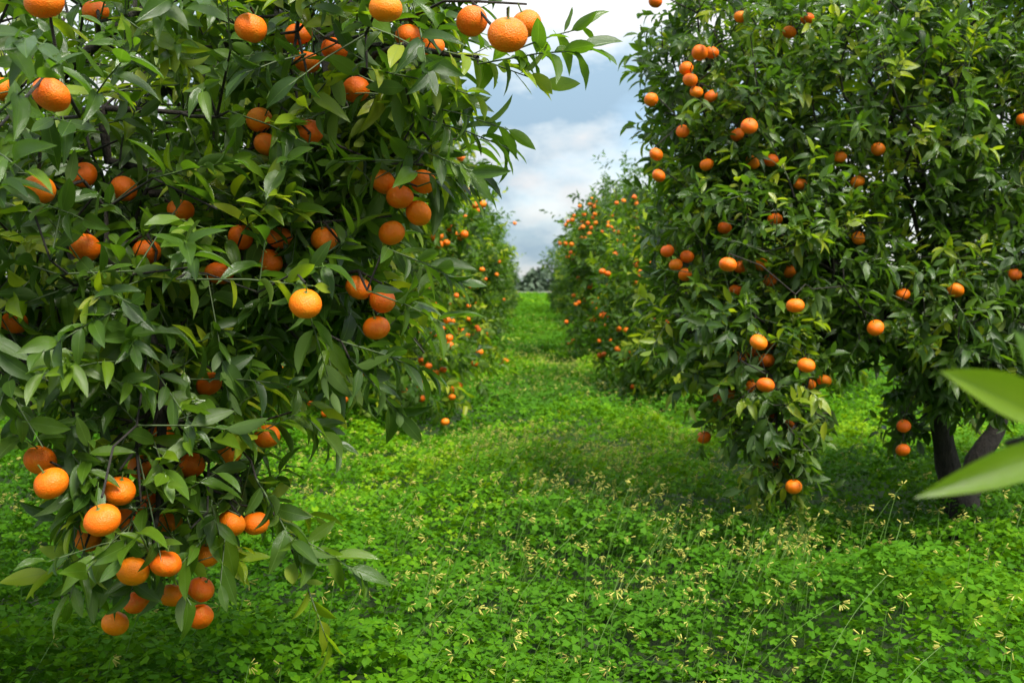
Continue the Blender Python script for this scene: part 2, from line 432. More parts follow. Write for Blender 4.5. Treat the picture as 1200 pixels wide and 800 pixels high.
def grow(limbs, targets, r, bf=0.32, step=0.11):
    """Join every target to the nearest reachable branch. Returns nodes, parent index, limb index."""
    cap = 60000
    X = np.zeros((cap, 3)); par = np.full(cap, -1); lim = np.zeros(cap, int); pl = np.zeros(cap); n = 0
    for li, pts in enumerate(limbs):
        for k, p in enumerate(pts):
            X[n] = p; lim[n] = li
            if k: par[n] = n - 1; pl[n] = pl[n - 1] + np.linalg.norm(p - X[n - 1])
            n += 1
    n0 = n
    d0 = np.min(np.linalg.norm(targets[:, None] - X[None, :n0:2], axis=2), 1)
    tip = np.full(len(targets), -1)
    for ti in np.argsort(d0):
        t = targets[ti]
        dd = np.linalg.norm(X[:n] - t, axis=1)
        j = int(np.argmin(dd + bf * pl[:n]))
        L_ = dd[j]; k = max(1, int(L_ / step)); prev = j
        sag = 0.10 * L_
        for s in range(1, k + 1):
            f = s / k
            q = X[j] * (1 - f) + t * f
            q = q + np.array([0, 0, sag * math.sin(math.pi * f)])
            if s < k: q = q + r.normal(0, 0.012, 3)
            X[n] = q; par[n] = prev; lim[n] = lim[j]; pl[n] = pl[prev] + L_ / k; prev = n; n += 1
        tip[ti] = prev
    return X[:n], par[:n], lim[:n], n0
def pipe_radii(par, n0, tip_r, expo, cap):
    n = len(par); cnt = np.zeros(n)
    kids = np.bincount(par[par >= 0], minlength=n)
    cnt[kids == 0] = 1
    for i in range(n - 1, -1, -1):
        if par[i] >= 0: cnt[par[i]] += cnt[i]
    return np.minimum(tip_r * np.maximum(cnt, 1) ** expo, cap)

# ------------------------------------------------------------------ oranges
def orange_mesh(seg, rings, name):
    V, Q = [], []
    for i in range(rings + 1):
        ph = math.pi * i / rings
        for j in range(seg):
            th = 2 * math.pi * j / seg
            rr = math.sin(ph) * (1 + 0.012 * math.sin(5 * th + ph * 2)); z = math.cos(ph)
            z = z * 0.86
            z -= 0.10 * math.exp(-(ph / 0.30) ** 2); z += 0.06 * math.exp(-((math.pi - ph) / 0.32) ** 2)
            V.append((rr * math.cos(th), rr * math.sin(th), z))
    for i in range(rings):
        for j in range(seg):
            k = (j + 1) % seg
            Q.append((i * seg + j, (i + 1) * seg + j, (i + 1) * seg + k, i * seg + k))
    return mesh_from(name, np.array(V), np.array(Q), [m_orange])
ME_ORANGE = orange_mesh(24, 14, "orange"); ME_ORANGE_FAR = orange_mesh(12, 7, "orange_far")
def calyx_mesh():
    V = [(0, 0, 0.81)]; n = 10
    for i in range(n):
        a = 2 * math.pi * i / n; q = 0.20 if i % 2 == 0 else 0.10
        V.append((q * math.cos(a), q * math.sin(a), 0.80 if i % 2 == 0 else 0.785))
    T = [(0, 1 + i, 1 + (i + 1) % n) for i in range(n)]
    b = len(V)
    for zz, q in ((0.77, 0.06), (1.0, 0.045), (1.35, 0.05)):
        for i in range(5):
            a = 2 * math.pi * i / 5; V.append((q * math.cos(a), q * math.sin(a), zz))
    for k in range(2):
        for i in range(5):
            j = (i + 1) % 5
            p = (b + k * 5 + i, b + k * 5 + j, b + (k + 1) * 5 + j, b + (k + 1) * 5 + i)
            T += [(p[0], p[1], p[2]), (p[0], p[2], p[3])]
    return mesh_from("calyx", np.array(V), np.array(T), [m_calyx])
ME_CALYX = calyx_mesh()
def add_orange(parent, pos, rad, r, near=True):
    o = link("orange", ME_ORANGE if near else ME_ORANGE_FAR, parent)
    sq = r.uniform(0.93, 1.05)
    o.location = Vector(pos); o.scale = (rad * r.uniform(0.97, 1.03), rad * r.uniform(0.97, 1.03), rad * sq)
    o.rotation_euler = (r.normal(0, 0.35), r.normal(0, 0.35), r.uniform(0, 6.28))
    if near: link("calyx", ME_CALYX, o)
    return o

# ------------------------------------------------------------------ trees
def sample_lobes(lobes, r, shell=3.2):
    """Points spread through ellipsoids, denser towards their skins. lobe = centre, radii, count."""
    pts, nrm = [], []
    for c_, rad, n in lobes:
        c_ = np.asarray(c_, float); rad = np.asarray(rad, float)
        u = norm(r.normal(0, 1, (n, 3))); q = r.uniform(0, 1, (n, 1)) ** (1 / shell)
        q = q * (1 + 0.10 * np.sin(u[:, :1] * 9 + c_[0] * 5) * np.cos(u[:, 2:] * 8 + c_[1]))
        pts.append(c_ + u * q * rad); nrm.append(norm(u / rad))
    return np.concatenate(pts), np.concatenate(nrm)

def leaf_variation(n, sid, ns, r, young_p):
    sh = r.beta(2.0, 3.4, ns); yng = r.uniform(0, 1, ns) < young_p
    v = sh[sid] * 0.75 + r.normal(0, 0.11, n)
    v = np.where(yng[sid], 0.80 + r.uniform(0, 0.2, n), np.clip(v, 0, 0.80))
    blem = (r.uniform(0, 1, n) < 0.10) * r.uniform(0.3, 1.0, n)
    return np.stack([np.clip(v, 0, 1), r.uniform(0, 1, n), blem, np.ones(n)], -1)

def visible_counts(pos, F, ln, tpl, cell=4.0, extra=None):
    """How many small picture cells each leaf wins from the camera."""
    V = tpl[0]
    Vm = np.concatenate([V, (V[:-1] + V[1:]) / 2])
    w = np.einsum('nij,vj->nvi', F * ln[:, None, None], Vm) + pos[:, None, :]
    px, py, d = project(w)
    n = len(pos); ids = np.repeat(np.arange(n), len(Vm))
    px, py, d = px.ravel(), py.ravel(), d.ravel()
    ok = (d > 0.3) & (px >= 0) & (px < 1200) & (py >= 0) & (py < 800)
    c = (py[ok] // cell).astype(int) * 400 + (px[ok] // cell).astype(int)
    o = np.lexsort((d[ok], c)); cs = c[o]; first = np.r_[True, cs[1:] != cs[:-1]]
    return np.bincount(ids[ok][o][first], minlength=n)

LEAF_MESHES = {}
def leaf_mesh(tpls, k, key):
    if (key, k) not in LEAF_MESHES:
        V, T, C = tpls[k]
        LEAF_MESHES[(key, k)] = mesh_from("leaf", V, T, [m_leaf_one], {"leafco": ('FLOAT_VECTOR', C)})
    return LEAF_MESHES[(key, k)]

def build_tree(origin, trunk_ctrl, trunk_r, limb_ctrls, lobes, r, leaf_size, K, shoot_len, tpls, mat, label,
               oranges=(), custom=(), singles=0, young=0.08, key="near", sides=5, min_r=0.0, droop=0.35, shell=3.2, group=None,
               tip_r=0.0022, keepout=None, cull=(0.4, 0.95)):
    """An orange tree. All coordinates are in the world; the Empty stands at the trunk's foot."""
    origin = np.asarray(origin, float)
    root = link("orange_tree", None); root.location = Vector(origin)
    root["label"] = label; root["category"] = "orange tree"; root["group"] = group or "orange trees of the orchard"
    B, nm = sample_lobes(lobes, r, shell)
    if keepout is not None:
        ok = keepout(B); B, nm = B[ok], nm[ok]
    up = np.array([0, 0, 1.0])
    low = np.clip((1.6 - B[:, 2:3]) / 1.2, 0, 1)
    D = norm(nm * 0.8 + up * (0.40 - 0.65 * low) + r.normal(0, 0.5, B.shape))
    Ln = shoot_len * r.uniform(0.6, 1.35, len(B))
    Bs = B - D * Ln[:, None] * 0.5
    for (b, e, k) in custom:
        b = np.asarray(b); e = np.asarray(e)
        Bs = np.concatenate([Bs, b[None]]); D = np.concatenate([D, norm(e - b)[None]]); Ln = np.append(Ln, np.linalg.norm(e - b))
    pos, F, ln, sid = shoots_to_leaves(Bs, D, Ln, K, leaf_size, r, droop)
    lv = leaf_variation(len(pos), sid, len(Bs), r, young)
    keep = pos[:, 2] > 0.10 + 0.1 * r.uniform(0, 1, len(pos))
    mid = pos + F[:, :, 1] * ln[:, None] * 0.5
    for (op, orad) in oranges:
        op = np.asarray(op); v = op - CAM; dist = np.linalg.norm(v); v = v / dist
        thr = orad * (r.uniform(0.45, 1.05, len(pos)) if orad > 0.0292 else r.uniform(*cull, len(pos)))
        for tq in (0.1, 0.35, 0.6, 0.9):
            q = pos + F[:, :, 1] * (ln * tq)[:, None]
            rel = q - op
            keep &= np.linalg.norm(rel, axis=1) > orad * 1.12
            al = rel @ v; pr = np.linalg.norm(rel - al[:, None] * v, axis=1)
            keep &= ~((al < 0) & (al > -1.6) & (pr < thr))
    pos, F, ln, sid, lv, mid = pos[keep], F[keep], ln[keep], sid[keep], lv[keep], mid[keep]
    tid = r.integers(0, len(tpls), len(pos))
    # branches
    tgt = [Bs]
    if len(oranges): tgt.append(np.array([np.asarray(p) + [0, 0, q * 1.25] for p, q in oranges]))
    tgt = np.concatenate(tgt)
    limbs = [polyline(c_, 0.09, 0.006, r) for c_ in limb_ctrls]
    Xn, par, lim, n0 = grow(limbs, tgt, r)
    rad = pipe_radii(par, n0, tip_r, 0.46, trunk_r * 0.72)
    base_of = {}
    s = 0
    for li, pts in enumerate(limbs):
        base_of[li] = (s, s + len(pts)); s += len(pts)
    tr = polyline(trunk_ctrl, 0.06, 0.004, r)
    tt = np.linspace(0, 1, len(tr))
    trad = trunk_r * (1.45 - 0.45 * ease(0, 0.25, tt) - 0.15 * tt) * np.sqrt(np.clip(1 - ease(0.8, 1.0, tt), 0.0004, 1))
    V, Q = sweep(tr - origin, trad, 12, r, 0.05)
    link("trunk", mesh_from("trunk", V, Q, [m_bark]), root)
    e = np.nonzero((par >= 0) & (np.arange(len(par)) >= n0) & (rad >= min_r))[0]
    for li, pts in enumerate(limbs):
        a, b = base_of[li]
        lr = np.maximum(rad[a:b], trunk_r * 0.68 * (1 - np.linspace(0, 1, b - a)) ** 1.3 * (1.0 if li < 2 else 0.55) + 0.005); lr = np.maximum.accumulate(lr[::-1])[::-1]
        lr[0] = max(lr[0], lr[min(2, len(lr) - 1)])
        V, Q = sweep(pts - origin, lr, 8, r, 0.05)
        ei = e[lim[e] == li]
        if len(ei):
            pr_ = np.minimum(rad[par[ei]], rad[ei] * 1.6)
            V2, Q2 = tubes(Xn[par[ei]] - origin, Xn[ei] - origin, pr_, rad[ei], sides)
            Q = np.concatenate([Q, Q2 + len(V)]); V = np.concatenate([V, V2])
        link("branch", mesh_from("branch", V, Q, [m_bark]), root)
    # crown: the leafy shoots
    chosen = np.zeros(len(pos), bool)
    if singles:
        cnt = visible_counts(pos, F, ln, tpls[0])
        chosen[np.argsort(-cnt)[:singles]] = True
    rest = ~chosen
    V, T, at = bake_leaves(tpls, tid[rest], pos[rest] - origin, F[rest], ln[rest], lv[rest], mat is m_leaf_near)
    me = mesh_from("crown", V, T, [mat], at)
    link("crown", me, root, kind="stuff")
    # green shoot stems
    if key != "far":
        tipp = Bs + D * Ln[:, None] * 0.96; tipp[:, 2] -= droop * 0.33 * Ln
        midp = Bs + D * Ln[:, None] * 0.5; midp[:, 2] -= droop * 0.087 * Ln
        r0 = np.full(len(Bs), tip_r); 
        V1, Q1 = tubes(Bs - origin, midp - origin, r0, r0 * 0.8, 3); V2, Q2 = tubes(midp - origin, tipp - origin, r0 * 0.8, r0 * 0.45, 3)
        link("twigs", mesh_from("twigs", np.concatenate([V1, V2]), np.concatenate([Q1, Q2 + len(V1)]), [m_twig]), root, kind="stuff")
    for i in np.nonzero(chosen)[0]:
        o = link("leaf", leaf_mesh(tpls, int(tid[i]), key), root)
        f = F[i] * ln[i]; p = pos[i] - origin
        o.matrix_local = Matrix([[*f[0], p[0]], [*f[1], p[1]], [*f[2], p[2]], [0, 0, 0, 1]])
        o.color = tuple(lv[i])
    for (op, orad) in oranges:
        add_orange(root, np.asarray(op) - origin, orad, r, key != "far")
    return root, (pos, F, ln)

# ---------- front tree of the left row
r = np.random.default_rng(5)
OL = [(52,3,45),(60,111,46),(1,105,28),(46,222,38),(98,205,30),(294,33,38),(350,40,24),(360,73,26),(392,58,30),(362,154,35),(304,142,18),(312,168,20),
      (212,246,30),(145,221,20),(100,290,36),(172,295,34),(326,282,22),(318,303,25),(282,278,20),(257,320,33),(358,356,39),(17,378,22),(380,280,20),
      (452,10,40),(480,43,30),(504,55,20),(553,25,37),(595,41,49),(617,28,36),(417,105,34),(451,215,26),(472,234,32),(485,245,30),(459,273,26),
      (496,213,22),(448,352,24),(441,384,22),(420,337,24),(313,511,26),(47,539,38),(60,566,40),(190,506,30),(120,609,43),(144,607,36),(140,575,38),
      (102,629,36),(197,611,33),(166,547,26),(176,590,30),(225,545,30),(271,613,35),(156,669,38),(194,660,38),(202,697,32),(160,705,30),(235,694,32),(235,718,32),
      (135,730,28),(243,650,28),(300,613,26),(268,530,28),(245,450,22),(112,14,20)]
def hand_oranges(lst, dmin, dmax, real, extra=0.0):
    out = []
    for (x, y, s) in lst:
        d = float(np.clip(real * FPX / s, dmin, dmax)) + extra
        out.append((P(x, y, d), float(np.clip(s * d / FPX / 2, 0.0285, 0.040))))
    pts = np.array([p for p, q in out]); rr = np.array([q for p, q in out])
    for _ in range(40):                                    # fruit that would overlap moves apart
        for a in range(len(pts)):
            v = pts - pts[a]; dd = np.linalg.norm(v, axis=1); lap = (rr + rr[a]) * 0.97 - dd; lap[a] = -1
            for b in np.nonzero(lap > 0)[0]:
                u = v[b] / max(dd[b], 1e-6) + fwd * (0.8 if rr[b] < rr[a] else -0.8); u /= np.linalg.norm(u)
                pts[b] += u * lap[b] * 0.5; pts[a] -= u * lap[b] * 0.5
    return [(pts[i], float(rr[i])) for i in range(len(pts))]
oranges_L = hand_oranges(OL, 1.85, 2.42, 0.062)
lobes_L = [((-2.35, 3.75, 1.75), (1.55, 1.45, 1.25), 360),
           ((-2.2, 3.6, 2.7), (1.5, 1.4, 0.7), 100),
           (P(120, 160, 2.75), (0.62, 0.75, 0.62), 225),
           (P(310, 110, 2.75), (0.50, 0.62, 0.50), 175),
           (P(430, 60, 2.55), (0.26, 0.45, 0.36), 75),
           (P(490, 130, 2.4), (0.12, 0.25, 0.20), 26),
           (P(250, 320, 2.70), (0.52, 0.62, 0.34), 190),
           (P(60, 380, 2.45), (0.42, 0.45, 0.42), 120),
           (P(385, 300, 2.75), (0.24, 0.42, 0.36), 80),
           (P(425, 390, 2.75), (0.14, 0.25, 0.13), 26),
           (P(195, 520, 2.35), (0.23, 0.24, 0.20), 50),
           (P(165, 630, 2.30), (0.16, 0.18, 0.17), 40),
           (P(275, 580, 2.40), (0.10, 0.14, 0.12), 14)]
def S(a, b, k=0): return (P(*a), P(*b), k)
custom_L = [S((560, 75, 2.2), (705, 42, 2.15)), S((520, 60, 2.2), (640, 85, 2.2)), S((600, 60, 2.15), (690, 20, 2.2)), S((480, 120, 2.25), (600, 140, 2.2)),
            S((500, 140, 2.25), (600, 165, 2.25)), S((470, 170, 2.3), (555, 190, 2.2)), S((470, 200, 2.3), (555, 205, 2.25)), S((430, 80, 2.2), (560, 100, 2.2)),
            S((450, 290, 2.3), (540, 320, 2.25)), S((430, 340, 2.3), (525, 370, 2.25)), S((400, 400, 2.3), (500, 425, 2.3)), S((410, 420, 2.3), (470, 480, 2.3)),
            S((350, 480, 2.35), (395, 520, 2.3)), S((300, 560, 2.3), (350, 640, 2.25)), S((330, 620, 2.3), (420, 660, 2.25)), S((345, 650, 2.3), (385, 745, 2.25)),
            S((60, 60, 1.75), (20, 30, 1.6)), S((0, 130, 1.7), (70, 60, 1.65)), S((-20, 170, 1.7), (30, 190, 1.6)), S((100, 640, 2.25), (80, 700, 2.2)),
            S((160, 670, 2.25), (150, 700, 2.2)), S((200, 670, 2.25), (225, 705, 2.2)), S((60, 540, 2.2), (20, 500, 2.1))]
def keep_L(B):
    px, py, d = project(B)
    inside = (d > 0.3)
    # the open alley to the right of the hanging boughs, and the open air under the skirt
    open_air = inside & (((py > 490) & ((px > 335) | (px < 75) | (py > 655))) | ((py > 600) & ((px < 90) | (px > 285))) | ((px > 545) & (py > 60)) | ((px > 470) & (py > 215)) | ((px > 415) & (py > 385)) | ((py > 425) & (px > 320)))
    return ~open_air
foot = np.array([-2.45, 3.9, 0.0])
trunk = [foot, foot + [0.05, -0.03, 0.3], foot + [0.02, -0.05, 0.62]]
fork = trunk[-1]
limbs = [[fork - [0, 0, .1], fork + [0.35, -0.35, 0.35], P(60, 100, 2.7), P(190, 4, 2.6), P(330, -20, 2.5)],
         [fork - [0, 0, .1], fork + [0.5, -0.5, 0.2], P(90, 130, 2.55), P(130, 185, 2.6), P(240, 230, 2.6), P(330, 330, 2.6)],
         [fork - [0, 0, .1], fork + [0.55, -0.65, 0.15], P(70, 290, 2.45), P(150, 350, 2.4), P(190, 470, 2.35), P(185, 600, 2.3)],
         [fork - [0, 0, .1], fork + [0.45, -0.1, 0.6], P(300, 30, 2.9), P(390, 110, 2.6), P(440, 60, 2.4), P(560, 68, 2.2)],
         [fork - [0, 0, .1], fork + [-0.3, 0.2, 0.7], fork + [-0.5, 0.4, 1.6]],
         [fork - [0, 0, .1], fork + [0.2, 0.5, 0.6], fork + [0.5, 0.9, 1.4]],
         [fork - [0, 0, .1], fork + [-0.2, -0.5, 0.6], fork + [-0.4, -1.0, 1.2]]]
build_tree(foot, trunk, 0.11, limbs, lobes_L, r, 0.072, 12, 0.21, TPL_NEAR, m_leaf_near,
           "close orange tree filling the left side, its fruit-laden bough hanging low over the clover",
           oranges_L, custom_L, singles=300, young=0.20, key="near", keepout=keep_L, droop=0.3)

# ---------- front tree of the right row
r = np.random.default_rng(6)
OR = [(768,2,14),(868,20,14),(946,22,14),(925,38,12),(820,62,19),(834,62,17),(805,82,17),(809,95,18),(815,105,16),(833,113,16),(763,117,14),(878,148,20),
      (864,158,17),(800,154,16),(769,181,15),(772,206,15),(828,193,15),(882,190,18),(904,188,16),(984,184,16),(1029,175,13),(1199,140,16),(908,257,18),(849,267,13),
      (782,294,12),(805,301,16),(793,311,15),(802,321,15),(853,310,21),(868,313,14),(892,310,16),(903,328,17),(924,318,17),(1006,279,14),(1058,345,15),(1120,340,19),
      (1188,322,18),(1005,213,13),(938,216,12),(932,358,21),(1026,384,20),(889,401,21),(904,404,18),(884,412,18),(898,422,19),(945,428,21),(966,446,17),(882,453,19),
      (897,451,21),(948,450,14),(841,465,16),(859,461,15),(825,512,17),(906,488,17),(923,497,14),(909,542,17),(930,570,20),(868,419,17),(1058,527,14),(1059,499,13),
      (862,341,14)]
oranges_R = hand_oranges(OR, 4.05, 4.6, 0.064)
tb = P(1128, 566, 5.35); foot = np.array([tb[0], tb[1], 0.0])
lobes_R = [((2.15, 5.6, 1.85), (1.45, 1.35, 1.05), 900),
           ((2.2, 5.6, 2.65), (1.3, 1.2, 0.8), 620),
           (P(875, 110, 5.0), (0.46, 0.65, 0.62), 330),
           (P(800, 80, 5.0), (0.13, 0.4, 0.38), 50),
           (P(815, 220, 4.9), (0.26, 0.4, 0.32), 70),
           (P(900, 280, 4.75), (0.50, 0.52, 0.42), 270),
           (P(850, 385, 4.65), (0.34, 0.40, 0.30), 170),
           (P(905, 460, 4.45), (0.25, 0.26, 0.28), 130),
           (P(915, 545, 4.4), (0.10, 0.13, 0.14), 30),
           (P(1080, 370, 4.7), (0.52, 0.40, 0.30), 220),
           (P(1030, 430, 5.0), (0.40, 0.4, 0.12), 45),
           (P(1170, 410, 4.75), (0.35, 0.4, 0.22), 70),
           (P(1165, 460, 4.9), (0.34, 0.3, 0.12), 95),
           (P(1090, 455, 5.7), (0.5, 0.3, 0.12), 60),
           (P(1060, 500, 5.3), (0.10, 0.10, 0.12), 12),
           (P(1150, 140, 5.0), (0.5, 0.5, 0.6), 260),
           (P(1160, 300, 4.8), (0.4, 0.4, 0.3), 110),
           (P(1000, 120, 4.75), (0.6, 0.5, 0.55), 240)]
def keep_R(B):
    px, py, d = project(B)
    gap = (px > 960) & (px < 1045) & (py > 420)
    low = (px > 1000) & (py > np.where(px > 1070, 474, 446)) & ~((px > 1035) & (px < 1085) & (py < 540))
    left = ((px < 800) & (py > 440)) | ((px < 850) & (py > 520)) | (py > 590) | ((px < 765) & (py > 250) & (py < 330)) | (px < 752)
    return ~((d > 0.3) & (gap | low | left))
t1 = [foot, foot + [0, 0, 0.12], foot + [0, 0, 0.26]]
fork = t1[-1]
limbs = [[foot + [0, 0, 0.10], P(1112, 545, 5.35), P(1102, 505, 5.3), P(1092, 465, 5.25), P(1040, 410, 5.15), P(970, 395, 4.9), P(915, 430, 4.6), P(910, 520, 4.45)],
         [foot + [0, 0, 0.10], P(1146, 538, 5.42), P(1160, 518, 5.45), P(1175, 490, 5.5), P(1215, 420, 5.5), P(1240, 300, 5.4), P(1230, 150, 5.2)],
         [P(1096, 475, 5.26), P(1085, 420, 5.2), P(1085, 330, 5.1), P(1100, 270, 5.0), P(1070, 190, 5.0), P(1020, 140, 5.0), P(960, 60, 5.0)],
         [P(1094, 470, 5.26), P(1050, 380, 5.1), P(980, 320, 5.0), P(900, 260, 4.9), P(850, 200, 4.9), P(820, 90, 4.9)],
         [P(1180, 480, 5.5), P(1190, 400, 5.9), P(1150, 300, 6.3), P(1120, 150, 6.4)],
         [P(1095, 472, 5.26), P(1040, 400, 5.7), P(960, 300, 6.2), P(930, 150, 6.2)]]
custom_R = [S((775, 60, 4.9), (737, 62, 4.9)), S((775, 30, 4.9), (745, 40, 4.9)), S((800, 370, 4.6), (750, 365, 4.6)), S((795, 385, 4.6), (752, 388, 4.6)), S((1195, 310, 4.3), (1185, 285, 4.25)),
            S((830, 480, 4.5), (822, 525, 4.5)), S((910, 540, 4.4), (895, 585, 4.4)), S((920, 550, 4.4), (940, 590, 4.4)), S((900, 530, 4.4), (870, 560, 4.4)), S((940, 470, 4.5), (975, 500, 4.5))]
build_tree(foot, t1, 0.088, limbs, lobes_R, r, 0.066, 11, 0.17, TPL_MID, m_leaf_near,
           "large orange tree with a forked dark trunk and a bough drooping to the clover",
           oranges_R, custom_R, singles=300, young=0.17, key="mid", sides=4, keepout=keep_R, droop=0.28, cull=(0.6, 1.05))

# ---------- the other trees of the rows: three builds, copied
def generic_tree(seed, h, rx, ry, skirt, leaf, n, label, loc, young=0.1, wild=0.12):
    r = np.random.default_rng(seed)
    cz = (h + skirt) / 2
    lobes = [((0, 0, cz), (rx * 0.88, ry * 0.88, (h - skirt) / 2 * 0.92), int(n * 0.45))]
    for k in range(11):
        a = k * 2.4 + r.uniform(-.4, .4); q = r.uniform(0.55, 0.75); zz = r.uniform(skirt + 0.35, h - 0.6)
        f = math.sqrt(max(0.15, 1 - ((zz - cz) / ((h - skirt) / 2)) ** 2 * 0.75))
        s = r.uniform(0.42, 0.62)
        lobes.append(((rx * q * f * math.cos(a), ry * q * f * math.sin(a), zz), (s, s, s * r.uniform(.8, 1.1)), int(n * 0.05)))
    for k in range(9):                                     # a skirt of boughs hanging to the grass
        a = k * 0.698 + r.uniform(-.2, .2); s = r.uniform(0.42, 0.56)
        lobes.append(((rx * 0.70 * math.cos(a), ry * 0.70 * math.sin(a), skirt + 0.42), (s, s, 0.42), int(n * 0.035)))
    foot = np.zeros(3)
    trunk = [foot, foot + [0.03, 0.02, 0.25], foot + [0.02, 0.0, 0.5]]
    limbs = []
    for k in range(5):
        a = k * 1.256 + r.uniform(-.3, .3)
        dx, dy = math.cos(a), math.sin(a)
        limbs.append([[0.02, 0, 0.42], [dx * 0.25 * rx, dy * 0.25 * ry, 0.85], [dx * 0.5 * rx, dy * 0.5 * ry, cz * 0.9], [dx * 0.55 * rx, dy * 0.55 * ry, h * 0.78]])
    custom = []
    for k in range(16):
        a = r.uniform(0, 6.28); u = np.array([math.cos(a), math.sin(a), r.uniform(0.2, 1.5)]); u = norm(u)
        b = np.array([0, 0, cz]) + u * np.array([rx, ry, (h - skirt) / 2]) * 0.92
        custom.append((b, b + norm(u + [0, 0, 0.3]) * r.uniform(0.25, 0.45), 0))
    return build_tree(foot, trunk, 0.10, limbs, lobes, r, leaf, 9, 0.22, TPL_FAR, m_leaf_far, label, (), custom,
                      young=young, key="far", sides=3, min_r=0.004, shell=3.0)

def fill_oranges(root, data, n, r, prefer=None):
    """Hang n oranges on the side of the crown that the alley shows; data = leaf positions in the tree's own frame."""
    pos = data[0]
    Mw = root.matrix_basis.copy()
    W = np.array([list(Mw @ Vector(p)) for p in pos[::3]])
    px, py, d = project(W)
    ok = (d > 1) & (W[:, 2] < np.percentile(W[:, 2], 88)) & (px > -5) & (px < 1205) & (py > 0) & (py < 560)
    if prefer is not None: ok &= prefer(px, py)
    cell = 5.0
    idx = np.nonzero(ok)[0]
    if not len(idx): return
    c = (py[idx] // cell).astype(int) * 400 + (px[idx] // cell).astype(int)
    o = np.lexsort((d[idx], c)); cs = c[o]; first = np.r_[True, cs[1:] != cs[:-1]]
    front = idx[o[first]]
    r.shuffle(front)
    inv = Mw.inverted(); used = []
    for i in front:
        if len(used) >= n: break
        base = W[i] + norm((CAM - W[i])[None])[0] * 0.065 + r.normal(0, 0.02, 3)
        k = 1 if r.uniform() < 0.55 else int(r.integers(2, 5))
        for q in range(k):
            p = base + (r.normal(0, 0.045, 3) if q else 0)
            if used and np.min(np.linalg.norm(np.array(used) - p, axis=1)) < 0.055: continue
            used.append(p)
            o_ = add_orange(root, inv @ Vector(p), r.uniform(0.029, 0.036) / root.scale[0], r, False)

def copy_tree(src, loc, rz, sc, label):
    c = src.copy(); col.objects.link(c); c.location = loc; c.rotation_euler = (0, 0, rz); c.scale = (sc, sc, sc)
    c["label"] = label
    for ch in src.children:
        if ch.name.split('.')[0] == "orange": continue
        k = ch.copy(); col.objects.link(k); k.parent = c
    return c

protoA, dA = generic_tree(21, 3.3, 2.0, 1.9, 0.10, 0.095, 1950, "second orange tree of the left row, its skirt of fruit touching the clover", None, young=0.22)
protoB, dB = generic_tree(22, 2.25, 1.45, 1.45, 0.12, 0.092, 1250, "low dark bushy orange tree just behind the large right tree, fruit near its foot", None, young=0.16)
protoC, dC = generic_tree(23, 3.3, 2.05, 1.95, 0.25, 0.095, 2000, "tall dark orange tree thick with small fruit, third in the right row", None, young=0.05)
ro = np.random.default_rng(77)
def settle(o, x, y, rz=0.0, s=1.0):
    o.location = (x, y, 0); o.rotation_euler = (0, 0, rz); o.scale = (s, s, s)
settle(protoA, -2.15, 9.3, 0.3); settle(protoB, 1.98, 11.4, 0.0); settle(protoC, 2.32, 16.4, 0.5)
fill_oranges(protoA, dA, 120, ro, lambda x, y: (x > 440) | ((x > 320) & (y > 390))); fill_oranges(protoB, dB, 34, ro, lambda x, y: (x < 790) & (y > 280)); fill_oranges(protoC, dC, 110, ro, lambda x, y: (x < 770) & ((x < 715) | (y < 290)))
rows = [
    (protoA, dA, -2.15, 14.5, 2.1, 1.02, "third orange tree along the left row, bright fruit scattered over its path side", 60),
    (protoC, dC, -2.22, 19.4, 3.0, 1.0, "fourth orange tree along the left row, small and soft with distance", 34),
    (protoA, dA, -2.35, 24.6, 4.4, 1.02, "fifth orange tree along the left row, a sliver beyond the fourth", 14),
    (protoC, dC, -2.4, 29.8, 1.0, 1.04, "sixth orange tree along the left row near the far end of the path", 8),
    (protoA, dA, -2.4, 35.0, 5.0, 1.05, "seventh orange tree along the left row near the vanishing point", 4),
    (protoC, dC, -2.45, 41.0, 2.2, 1.08, "eighth orange tree along the left row near the vanishing point", 0),
    (protoA, dA, -2.45, 48.0, 2.9, 1.1, "ninth orange tree along the left row, last one before the far wood", 0),
    (protoC, dC, 2.65, 21.8, 2.6, 1.02, "fourth orange tree along the right row, mostly hidden by the fruit-laden third", 14),
    (protoA, dA, 2.65, 27.2, 1.7, 1.04, "fifth orange tree along the right row, a pale green sliver", 10),
    (protoC, dC, 2.65, 32.6, 3.9, 1.05, "sixth orange tree along the right row near the far end of the path", 6),
    (protoA, dA, 2.65, 38.0, 0.6, 1.08, "seventh orange tree along the right row near the vanishing point", 4),
    (protoC, dC, 2.65, 45.0, 0.9, 1.1, "eighth orange tree along the right row, last one before the far wood", 0),
    (protoA, dA, -7.0, 7.2, 2.7, 1.00, "orange tree of the next row, glimpsed through gaps in the close left tree", 10),
    (protoC, dC, -7.1, 12.4, 1.2, 0.95, "orange tree of the next row, glimpsed behind the second tree on the left", 6),
    (protoC, dC, 7.0, 10.4, 4.2, 0.95, "orange tree of the next row, glimpsed past the forked trunk on the right", 6),
    (protoA, dA, 7.0, 15.6, 0.2, 0.95, "orange tree of the next row, glimpsed under the large right tree", 6),
]
for src, dat, x, y, rz, s, lab, n in rows:
    t = copy_tree(src, (x, y, 0), rz, s, lab)
    fill_oranges(t, dat, n, ro, (lambda x, y: x > 500) if -3 < x < 0 else None)

